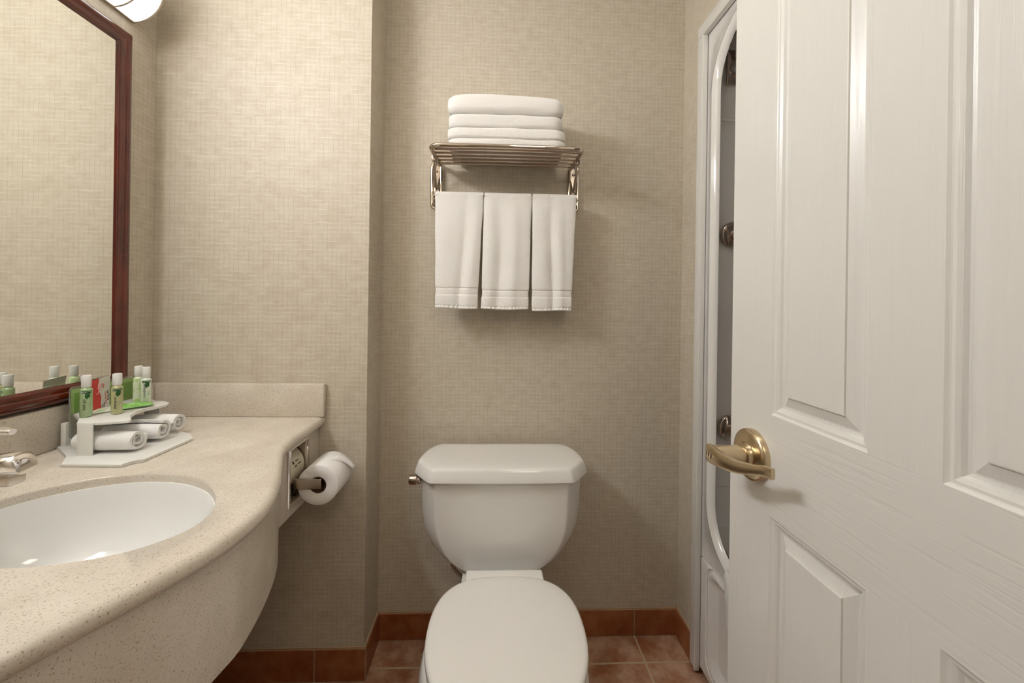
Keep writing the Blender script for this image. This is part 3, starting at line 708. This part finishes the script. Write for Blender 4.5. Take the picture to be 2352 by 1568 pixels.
# ------------------------------------------------------------------ towel rack
RC = 0.029; SZ_ = 1.645; HWD = 0.232; YFR = -0.200
tr = thing('towel_rack', 'chrome hotel towel rack with shelf bars on the wall above the toilet', 'towel rack', (RC, 0, 1.64))
bm = bmesh.new(); r_ = 0.0065
cor = 0.032
path = [(RC-HWD+0.008, -0.022, SZ_+0.002), (RC-HWD+0.002, -0.08, SZ_)]+[(RC-HWD+cor-cor*math.cos(a), YFR+cor-cor*math.sin(a), SZ_) for a in [PI/2*k/8 for k in range(9)]]
path2 = [(2*RC-x, y, z) for x, y, z in path[::-1]]
tube(bm, path+path2, 0.0075, 14)
ob('shelf_frame', bm, M['rack'], tr)
for y in (-0.174, -0.142, -0.110, -0.078, -0.046):
    bm = bmesh.new(); xx = HWD-0.006 if y > -0.16 else HWD-0.010
    tube(bm, [(RC-xx, y, SZ_), (RC+xx, y, SZ_)], 0.0062, 12); ob('bar', bm, M['rack'], tr)
def loop_pts(cx, cz, hx, hz, y):
    return [(x, y, z) for x, z in round_rect(cx, cz, hx, hz, hx*0.98, 8)]
for s_ in (-1, 1):
    cx = RC+s_*0.2385
    bm = bmesh.new(); tube(bm, loop_pts(cx, 1.576, 0.0155, 0.080, -0.012), 0.0052, 12, closed=True); ob('wall_loop', bm, M['rack'], tr)
    bm = bmesh.new()
    pz = [(0, 1.648), (0.010, 1.640), (0.0135, 1.626), (0.011, 1.612), (0.006, 1.598), (0.003, 1.575), (0.003, 1.545), (-0.003, 1.545), (-0.003, 1.575), (-0.006, 1.598), (-0.011, 1.612), (-0.0135, 1.626), (-0.010, 1.640)]
    grid_rings(bm, [[(cx+a_, -0.0005, z_) for a_, z_ in pz], [(cx+a_, -0.010, z_) for a_, z_ in pz]]); wp = ob('wall_plate', bm, M['rack'], tr)
    for z_ in (1.626, 1.556):
        bm = bmesh.new(); lathe(bm, [(0.0048, 0), (0.0045, 0.002), (0.0025, 0.0038), (0.0008, 0.004)], (cx, -0.0185 if z_ < 1.6 else -0.010, z_), (0, -1, 0), 14); ob('screw', bm, M['dark_chrome'], wp)
    bm = bmesh.new(); box(bm, cx-0.008, cx+0.008, -0.019, -0.008, 1.545, 1.568, 0.001); ob('mounting_block', bm, M['rack'], tr)
    bm = bmesh.new(); tube(bm, [(RC+s_*(HWD-0.001), -0.092, SZ_-0.010), (cx, -0.060, 1.605), (cx, -0.022, 1.566)], 0.0048, 10); ob('brace', bm, M['dark_chrome'], tr)
    bm = bmesh.new(); box(bm, RC+s_*(HWD+0.001)-0.009, RC+s_*(HWD+0.001)+0.009, -0.104, -0.084, SZ_-0.014, SZ_+0.009, 0.002); ob('clamp', bm, M['dark_chrome'], tr)
BY, BZ = -0.085, 1.522
bm = bmesh.new(); cx = 0.2385
tube(bm, smooth_path([(RC-cx, -0.014, BZ-0.006), (RC-cx, BY+0.02, BZ), (RC-cx+0.012, BY, BZ), (RC-cx+0.04, BY, BZ), (RC+cx-0.04, BY, BZ), (RC+cx-0.012, BY, BZ), (RC+cx, BY+0.02, BZ), (RC+cx, -0.014, BZ-0.006)], 6), 0.0058, 12)
ob('towel_bar', bm, M['rack'], tr)
# hanging hand towels
def hang_towel(label, x0t, x1t, x0b, x1b, zb, seed, ripples, zband):
    bm = bmesh.new(); rows = []; nu, nv = 60, 300; R1 = 0.0105; Ztop = BZ+0.0
    LF = Ztop-zb; LB = LF-0.02; arc = PI*R1; tot = LF+arc+LB
    for j in range(nv+1):
        d = tot*j/nv; pts = []
        for i in range(nu+1):
            u = i/nu
            if d < LF:
                z = zb+d; y = BY-R1-0.012*(1-d/LF)*0.6; side = 1; dn = 1-d/LF
            elif d < LF+arc:
                a = (d-LF)/R1; z = Ztop+R1*math.sin(a); y = BY-R1*math.cos(a); side = 0; dn = 0
            else:
                q = d-LF-arc; z = Ztop-q; y = BY+R1+0.002; side = -1; dn = q/LB
            xa = x0t+(x0b-x0t)*dn**0.8; xb = x1t+(x1b-x1t)*dn**0.8
            if side == 1:
                pin = math.exp(-((z-zband)/0.012)**2)*0.002; xa += pin; xb -= pin
            x = xa+(xb-xa)*u
            edge = 1-abs(2*u-1)**8
            if side == 1:
                w_ = 0
                for c_, wd, am in ripples: w_ += am*math.exp(-((u-c_-0.05*math.sin(z*9+seed))/wd)**2)
                w_ += 0.0022*nz((x*9, z*5, 0), 2.2, seed)
                y -= (w_*min(1, dn*1.8+0.12))
                y += 0.0045*(1-edge)
                # woven band and hem
                for z_, dep, wz in ((zband+0.008, 0.0034, 0.0018), (zband-0.0135, 0.0030, 0.0018)): y += dep*math.exp(-((z-z_)/wz)**2)
                if zband-0.012 < z < zband+0.007: y += 0.0016
                y += 0.0030*math.exp(-((z-zb-0.0085)/0.0018)**2)
                if z < zb+0.012: y += 0.0014*math.sin(u*75+seed+2*math.sin(u*9))
                x += 0.0015*nz((u*2, z*14, 0), 1, seed)*(1-edge if edge < .5 else 0.3)
            z2 = z+(0.0015*math.sin(u*5+seed) if side == 1 and z < zb+0.03 else 0)
            pts.append((x, y, z2))
        rows.append(pts)
    grid_rings(bm, rows, False)
    o = ob('hand_towel', bm, M['terry']); mo = o.modifiers.new('s', 'SOLIDIFY'); mo.thickness = 0.0075; mo.offset = 0.0; mo.use_rim = True
    mb = o.modifiers.new('b', 'SUBSURF'); mb.levels = 0; mb.render_levels = 1
    return tag(o, label, 'towel', 'hand towels on the rack bar')
s_b = 930/(1.424+BY-0.012)
def px2x(p): return (p-1138.5)/s_b
hang_towel('white hand towel hanging from the rack bar, leftmost of three', px2x(997), px2x(1108), px2x(1002), px2x(1097), 1.153, 1.0, [(0.60, 0.10, -0.006), (0.2, 0.15, 0.003), (0.82, 0.1, 0.004)], 1.212)
hang_towel('white hand towel hanging from the rack bar between the two others', px2x(1110), px2x(1218.5), px2x(1106), px2x(1214), 1.152, 2.3, [(0.33, 0.11, -0.007), (0.62, 0.12, 0.006), (0.12, 0.1, 0.003)], 1.206)
hang_towel('white hand towel hanging from the rack bar, rightmost of three', px2x(1221), px2x(1323), px2x(1222), px2x(1313), 1.149, 3.9, [(0.48, 0.09, -0.007), (0.68, 0.10, 0.005), (0.25, 0.14, 0.003)], 1.208)
# folded bath towels
def soft_slab(bm, x0, x1, y0, y1, z0, z1, seed, bulge=0.0, fold_r=None, n=(46, 26, 12), slope=0.0, plump=0.0):
    r_ = bmesh.ops.create_grid; hx, hy, hz = (x1-x0)/2, (y1-y0)/2, (z1-z0)/2; cx, cy, cz = (x0+x1)/2, (y0+y1)/2, (z0+z1)/2
    fr = min(hz, hy)*(fold_r or 0.98); secs = []
    for i in range(n[0]+1):
        u = i/n[0]*2-1; e_ = abs(u)**14; xs = cx+u*hx
        ring = []
        per = round_rect(0, 0, hy, hz, fr, 9); big = []
        for k in range(len(per)):
            a_, b_ = per[k], per[(k+1) % len(per)]; dist = math.hypot(b_[0]-a_[0], b_[1]-a_[1]); st = max(1, int(dist/0.012))
            for q in range(st): big.append((a_[0]+(b_[0]-a_[0])*q/st, a_[1]+(b_[1]-a_[1])*q/st))
        for (yy, zz) in big:
            k_ = 1-0.16*e_; up = 1 if zz > 0 else 0
            z = cz+zz*k_+(plump*(1-(u*0.9)**2)*(zz/hz*0.5+0.5))+slope*u*hx*up
            y = cy+yy*k_
            nn = nz((xs*14, y*14, zz*30), 1.0, seed)
            z += 0.0022*nn*(1 if zz > -hz*0.5 else 0.2); y += 0.003*nz((xs*10, zz*60, 0), 1.0, seed+3)
            x = xs+0.003*nz((y*20, zz*70, u), 1.0, seed+5)*(1 if abs(u) > 0.9 else 0)
            ring.append((x, y, z))
        secs.append(ring)
    # rounded ends
    def end(ring, sgn):
        c_ = Vector((sum(p[0] for p in ring)/len(ring), sum(p[1] for p in ring)/len(ring), sum(p[2] for p in ring)/len(ring))); out = []
        for k_, dx in ((0.90, 0.003), (0.6, 0.005)): out.append([(c_.x+sgn*dx+(p[0]-c_.x)*k_, c_.y+(p[1]-c_.y)*(1-(1-k_)*0.25), c_.z+(p[2]-c_.z)*k_) for p in ring])
        return out
    grid_rings(bm, end(secs[0], -1)[::-1]+secs+end(secs[-1], 1))
TB = SZ_+0.0068
def folded(label, layers, mat='terry'):
    bm = bmesh.new()
    for a in layers: soft_slab(bm, **a)
    return tag(ob('bath_towel', bm, M[mat], angle=70), label, 'towel', 'folded bath towels on the rack shelf')
folded('folded white bath towel, bottom one of the stack on the rack shelf', [
    dict(x0=-0.146, x1=0.205, y0=-0.190, y1=-0.006, z0=TB, z1=TB+0.0235, seed=1, fold_r=0.55), dict(x0=-0.148, x1=0.204, y0=-0.193, y1=-0.010, z0=TB+0.0215, z1=TB+0.055, seed=2, fold_r=0.45)])
folded('folded white bath towel in the middle of the rack shelf stack', [dict(x0=-0.147, x1=0.196, y0=-0.190, y1=-0.014, z0=TB+0.0565, z1=TB+0.098, seed=5, fold_r=0.5),
    dict(x0=-0.150, x1=0.200, y0=-0.160, y1=-0.016, z0=TB+0.060, z1=TB+0.094, seed=6)])
folded('folded white bath towel, plump top one of the rack shelf stack', [dict(x0=-0.150, x1=0.198, y0=-0.191, y1=-0.016, z0=TB+0.1005, z1=TB+0.151, seed=8, plump=0.011, fold_r=0.7)], 'terry_smooth')

# ------------------------------------------------------------------ toilet
TX = 0.026
tl = thing('toilet', 'white two-piece toilet with closed lid standing below the towel rack', 'toilet', (0.03, -0.4, 0))
def tank_plan(hw, yb, yf, ch, chy, hb=None, bow=0.004):
    """half widths; back narrower and curved; chamfered front corners"""
    hb = hb or hw-0.035; P = []
    side = [(hb, yb), (hb+(hw-hb)*0.45, yb-(yb-yf)*0.14), (hb+(hw-hb)*0.80, yb-(yb-yf)*0.33), (hw-0.001, yb-(yb-yf)*0.54), (hw, yf+chy+0.008), (hw-0.003, yf+chy-0.004), (hw-ch*0.5, yf+chy*0.5), (hw-ch, yf+0.003), (hw-ch-0.010, yf-0.0005)]
    fr = [((hw-ch-0.010)*k, yf-bow*(1-k*k)) for k in (0.75, 0.5, 0.25, 0)]
    right = side+fr; left = [(-x, y) for x, y in right[:-1]][::-1]
    return right+left
def rr_plan(z, hw, yb, yf, ch, chy, **k): return [(TX+x, y, z) for x, y in tank_plan(hw, yb, yf, ch, chy, **k)]
bm = bmesh.new(); rings = []
for z, hw, yf, ch, chy in ((0.374, 0.116, -0.205, 0.02, 0.02), (0.3755, 0.122, -0.222, 0.025, 0.03), (0.382, 0.138, -0.232, 0.032, 0.04), (0.395, 0.164, -0.236, 0.036, 0.045), (0.415, 0.188, -0.239, 0.038, 0.050), (0.440, 0.208, -0.242, 0.040, 0.054), (0.470, 0.224, -0.245, 0.042, 0.058), (0.505, 0.2345, -0.248, 0.043, 0.060), (0.55, 0.2400, -0.250, 0.044, 0.062), (0.62, 0.2430, -0.253, 0.045, 0.063), (0.664, 0.2445, -0.254, 0.045, 0.063)):
    rings.append(rr_plan(z, hw, -0.035, yf, ch, chy, hb=max(hw-0.035, hw*0.85)))
grid_rings(bm, rings); wn(ob('tank', bm, M['ceramic'], tl, angle=75))
bm = bmesh.new(); rings = []
for z, o_ in ((0.657, -0.006), (0.6575, -0.001), (0.660, 0.0005), (0.672, -0.002), (0.687, -0.008), (0.692, -0.0105), (0.6952, -0.0145), (0.6963, -0.020), (0.6975, -0.035), (0.6985, -0.07)):
    rings.append(rr_plan(z, 0.2625+o_, -0.042+min(o_, 0)*0.5, -0.270-o_, 0.052+o_*0.3, 0.074+o_*0.6, hb=0.222+o_))
grid_rings(bm, rings); wn(ob('tank_lid', bm, M['ceramic'], tl, angle=75))
bm = bmesh.new()
lathe(bm, [(0.011, 0), (0.0125, 0.003), (0.0125, 0.010), (0.0145, 0.012), (0.0150, 0.028), (0.013, 0.034), (0.006, 0.037)], (TX-0.243, -0.195, 0.638), (-1, 0, 0), 24)
ob('flush_lever', bm, M['dark_chrome'], tl)
bm = bmesh.new(); lathe(bm, [(0.005, 0), (0.005, 0.004), (0.002, 0.006)], (TX+0.2425, -0.15, 0.650), (1, 0, 0), 14); ob('bolt', bm, M['dark_chrome'], tl)
# seat lid outline
BX = 0.035
def seat_plan(k=0.0, n=64, yc=-0.508, hw=0.180, yb=0.182, yf=0.225):
    out = []
    for i in range(n):
        a = 2*PI*i/n; c_, s_ = math.cos(a), math.sin(a)
        ex = 0.66 if s_ > 0 else 0.96
        x = (hw-k)*math.copysign(abs(c_)**ex, c_); y = ((yb-k) if s_ > 0 else (yf-k))*math.copysign(abs(s_)**(0.78 if s_ > 0 else 0.98), s_)
        out.append((BX+x, yc+y))
    return out
def ring_z(k, z, **q): return [(x, y, z) for x, y in seat_plan(k, **q)]
bm = bmesh.new()
grid_rings(bm, [ring_z(0.012, 0.4185), ring_z(0.003, 0.4185), ring_z(0.0, 0.4215), ring_z(0.0005, 0.428), ring_z(0.003, 0.4325), ring_z(0.009, 0.4350), ring_z(0.03, 0.4362), ring_z(0.07, 0.4370), ring_z(0.12, 0.4375)])
box(bm, BX-0.106, BX+0.106, -0.345, -0.298, 0.4185, 0.4325, 0.006, 3)
ob('seat_lid', bm, M['seat'], tl, angle=60)
bm = bmesh.new(); grid_rings(bm, [ring_z(0.014, 0.400), ring_z(0.006, 0.400), ring_z(0.002, 0.404), ring_z(0.002, 0.412), ring_z(0.008, 0.417), ring_z(0.02, 0.417)]); ob('seat', bm, M['seat'], tl, angle=60)
for s_ in (-1, 1):
    bm = bmesh.new(); box(bm, BX+s_*0.075-0.02, BX+s_*0.075+0.02, -0.330, -0.296, 0.398, 0.4225, 0.006, 3); ob('hinge', bm, M['seat'], tl)
bm = bmesh.new(); rings = []
for z, k_, yb, yf, yc in ((0.0, 0.062, 0.25, 0.14, -0.42), (0.02, 0.058, 0.25, 0.145, -0.42), (0.10, 0.066, 0.24, 0.15, -0.43), (0.18, 0.045, 0.23, 0.185, -0.45), (0.25, 0.014, 0.20, 0.215, -0.48), (0.31, -0.008, 0.185, 0.228, -0.50), (0.355, -0.009, 0.182, 0.232, -0.507), (0.385, -0.002, 0.18, 0.228, -0.508), (0.3965, 0.006, 0.178, 0.222, -0.508), (0.3985, 0.02, 0.17, 0.21, -0.508)):
    rings.append([(x-0.004, y, z) for x, y in seat_plan(k_, yc=yc, hw=0.180, yb=yb+k_, yf=yf+k_)])
grid_rings(bm, rings)
vs = extrude_poly(bm, round_rect(0.030, -0.21, 0.116, 0.150, 0.04), 0.30, 0.3725, 0.008, 3)
extrude_poly(bm, round_rect(0.030, -0.20, 0.095, 0.14, 0.05), 0.0, 0.31, 0.01, 2)
extrude_poly(bm, round_rect(0.030, -0.318, 0.110, 0.030, 0.012), 0.36, 0.3985, 0.006, 3)
ob('bowl', bm, M['ceramic'], tl, angle=60)
bm = bmesh.new(); tube(bm, smooth_path([(-0.110, -0.10, 0.384), (-0.116, -0.105, 0.35), (-0.130, -0.10, 0.325), (-0.115, -0.09, 0.29), (-0.09, -0.06, 0.24), (-0.10, -0.03, 0.18), (-0.10, -0.012, 0.16)], 6), 0.0055, 10)
o = tag(ob('water_supply_hose', bm, M['dark_chrome']), 'dark braided water supply hose under the toilet tank', 'hose')

# ------------------------------------------------------------------ door
XD = 0.44; DT = 0.035; DY0, DY1 = -0.690, -1.322; DZ0, DZ1 = 0.012, 2.045
door = bpy.data.objects.new('door_1', None); COL.objects.link(door); door.location = (XD+DT/2, DY1, DZ0); door['kind'] = 'structure'
door['label'] = 'white six-panel door standing open beside the bathtub'
pan_y = [(-0.797, -0.965), (-1.045, -1.213)]; pan_z = [(0.23, 0.839), (1.000, 1.700), (1.785, 1.935)]
ys = sorted({DY0, DY1, *[v for p in pan_y for v in p]}, reverse=True); zs = sorted({DZ0, DZ1, *[v for p in pan_z for v in p]})
RP = [(0, 0), (0.0025, 0.0022), (0.004, 0.0030), (0.007, 0.0034), (0.011, 0.0055), (0.014, 0.0085), (0.017, 0.0095), (0.019, 0.0095), (0.034, 0.0035), (0.0345, 0.0012), (0.036, 0.0008)]
bm = bmesh.new()
for side, x, sg in ((0, XD, 1), (1, XD+DT, -1)):
    V = {(y, z): bm.verts.new((x, y, z)) for y in ys for z in zs}
    for i in range(len(ys)-1):
        for k in range(len(zs)-1):
            if (ys[i], ys[i+1]) in pan_y and (zs[k], zs[k+1]) in pan_z:
                prev = [V[(ys[i], zs[k])], V[(ys[i+1], zs[k])], V[(ys[i+1], zs[k+1])], V[(ys[i], zs[k+1])]]
                for d_, h_ in RP[1:]:
                    cur = [bm.verts.new((x+sg*h_, ys[i]-d_, zs[k]+d_)), bm.verts.new((x+sg*h_, ys[i+1]+d_, zs[k]+d_)), bm.verts.new((x+sg*h_, ys[i+1]+d_, zs[k+1]-d_)), bm.verts.new((x+sg*h_, ys[i]-d_, zs[k+1]-d_))]
                    for q in range(4): bm.faces.new((prev[q], prev[(q+1) % 4], cur[(q+1) % 4], cur[q]))
                    prev = cur
                bm.faces.new(prev)
            else:
                rail = (zs[k], zs[k+1]) not in pan_z and 0 < i < len(ys)-2
                f = bm.faces.new((V[(ys[i], zs[k])], V[(ys[i+1], zs[k])], V[(ys[i+1], zs[k+1])], V[(ys[i], zs[k+1])]))
                if rail: f.material_index = 1
for a, b in (((DY0, DZ0), (DY0, DZ1)), ((DY0, DZ1), (DY1, DZ1)), ((DY1, DZ1), (DY1, DZ0)), ((DY1, DZ0), (DY0, DZ0))):
    bm.faces.new([bm.verts.new((XD, *a)), bm.verts.new((XD, *b)), bm.verts.new((XD+DT, *b)), bm.verts.new((XD+DT, *a))])
bmesh.ops.remove_doubles(bm, verts=bm.verts, dist=1e-5)
slab = ob('slab', bm, [M['paint_v'], M['paint_h']], door, angle=12)
# lever handle
HYc, HZc = -0.757, 0.922
hd = bpy.data.objects.new('door_handle', None); COL.objects.link(hd); hd.parent = door; hd.location = Vector((XD, HYc, HZc))-wloc(door); hd['label'] = 'satin brass lever handle'
bm = bmesh.new(); lathe(bm, [(0.0425, 0), (0.0425, 0.008), (0.041, 0.0105), (0.036, 0.0125), (0.021, 0.0145), (0.0195, 0.018), (0.0195, 0.0215), (0.016, 0.023)], (XD, HYc, HZc), (-1, 0, 0), 48); ob('rose', bm, M['brass'], hd)
bm = bmesh.new(); lathe(bm, [(0.0160, 0.020), (0.0150, 0.045), (0.0155, 0.060), (0.0155, 0.068), (0.0145, 0.0715), (0.010, 0.072)], (XD, HYc, HZc), (-1, 0, 0), 32); ob('neck', bm, M['brass'], hd)
bm = bmesh.new(); rings = []
path = smooth_path([(XD-0.071, HYc+0.0125, 0), (XD-0.0725, HYc+0.000, 0), (XD-0.070, HYc-0.025, 0.000), (XD-0.063, HYc-0.050, 0.000), (XD-0.054, HYc-0.075, 0.005), (XD-0.048, HYc-0.096, 0.011), (XD-0.0465, HYc-0.113, 0.0135)], 5)
for i, p in enumerate(path):
    t = i/(len(path)-1); q = path[min(i+1, len(path)-1)]-path[max(i-1, 0)]; q.z = 0; q.normalize(); nn = Vector((-q.y, q.x, 0))
    hh = 0.0145 if t < 0.2 else 0.0145-0.0065*min(1, (t-0.2)/0.5); tk = 0.006-0.0028*min(1, t*1.5)
    if i == 0: hh *= 0.8; tk *= 0.7
    rings.append([(p.x+nn.x*tk*a_, p.y+nn.y*tk*a_, HZc+p.z+hh*b_) for a_, b_ in ((1, .8), (.75, .96), (0, 1), (-.75, .96), (-1, .8), (-1, 0), (-1, -.8), (-.75, -.96), (0, -1), (.75, -.96), (1, -.8), (1, 0))])
grid_rings(bm, rings); ob('lever', bm, M['brass'], hd, angle=45)
bm = bmesh.new(); lathe(bm, [(0.0085, 0), (0.0085, 0.0035), (0.0068, 0.004), (0.0068, 0.001), (0.0001, 0.001)], (XD-0.0742, HYc+0.001, HZc), (-1, 0, 0), 24); lathe(bm, [(0.0062, 0.0), (0.0062, 0.003), (0.0001, 0.0032)], (XD-0.0742, HYc+0.001, HZc), (-1, 0, 0), 20); ob('keyway_ring', bm, M['dark_chrome'], hd)
bm = bmesh.new(); box(bm, XD-0.0779, XD-0.0767, HYc-0.0003, HYc+0.0023, HZc-0.004, HZc+0.004); ob('turn_slot', bm, M['dark'], hd)
for o in list(S.objects):
    if o.name.startswith('trim_') or o.name.startswith('wall_') or o.name in ('floor', 'ceiling') or o.name.startswith('baseboard'):
        if o.name != 'wall_mirror': o['kind'] = 'structure'
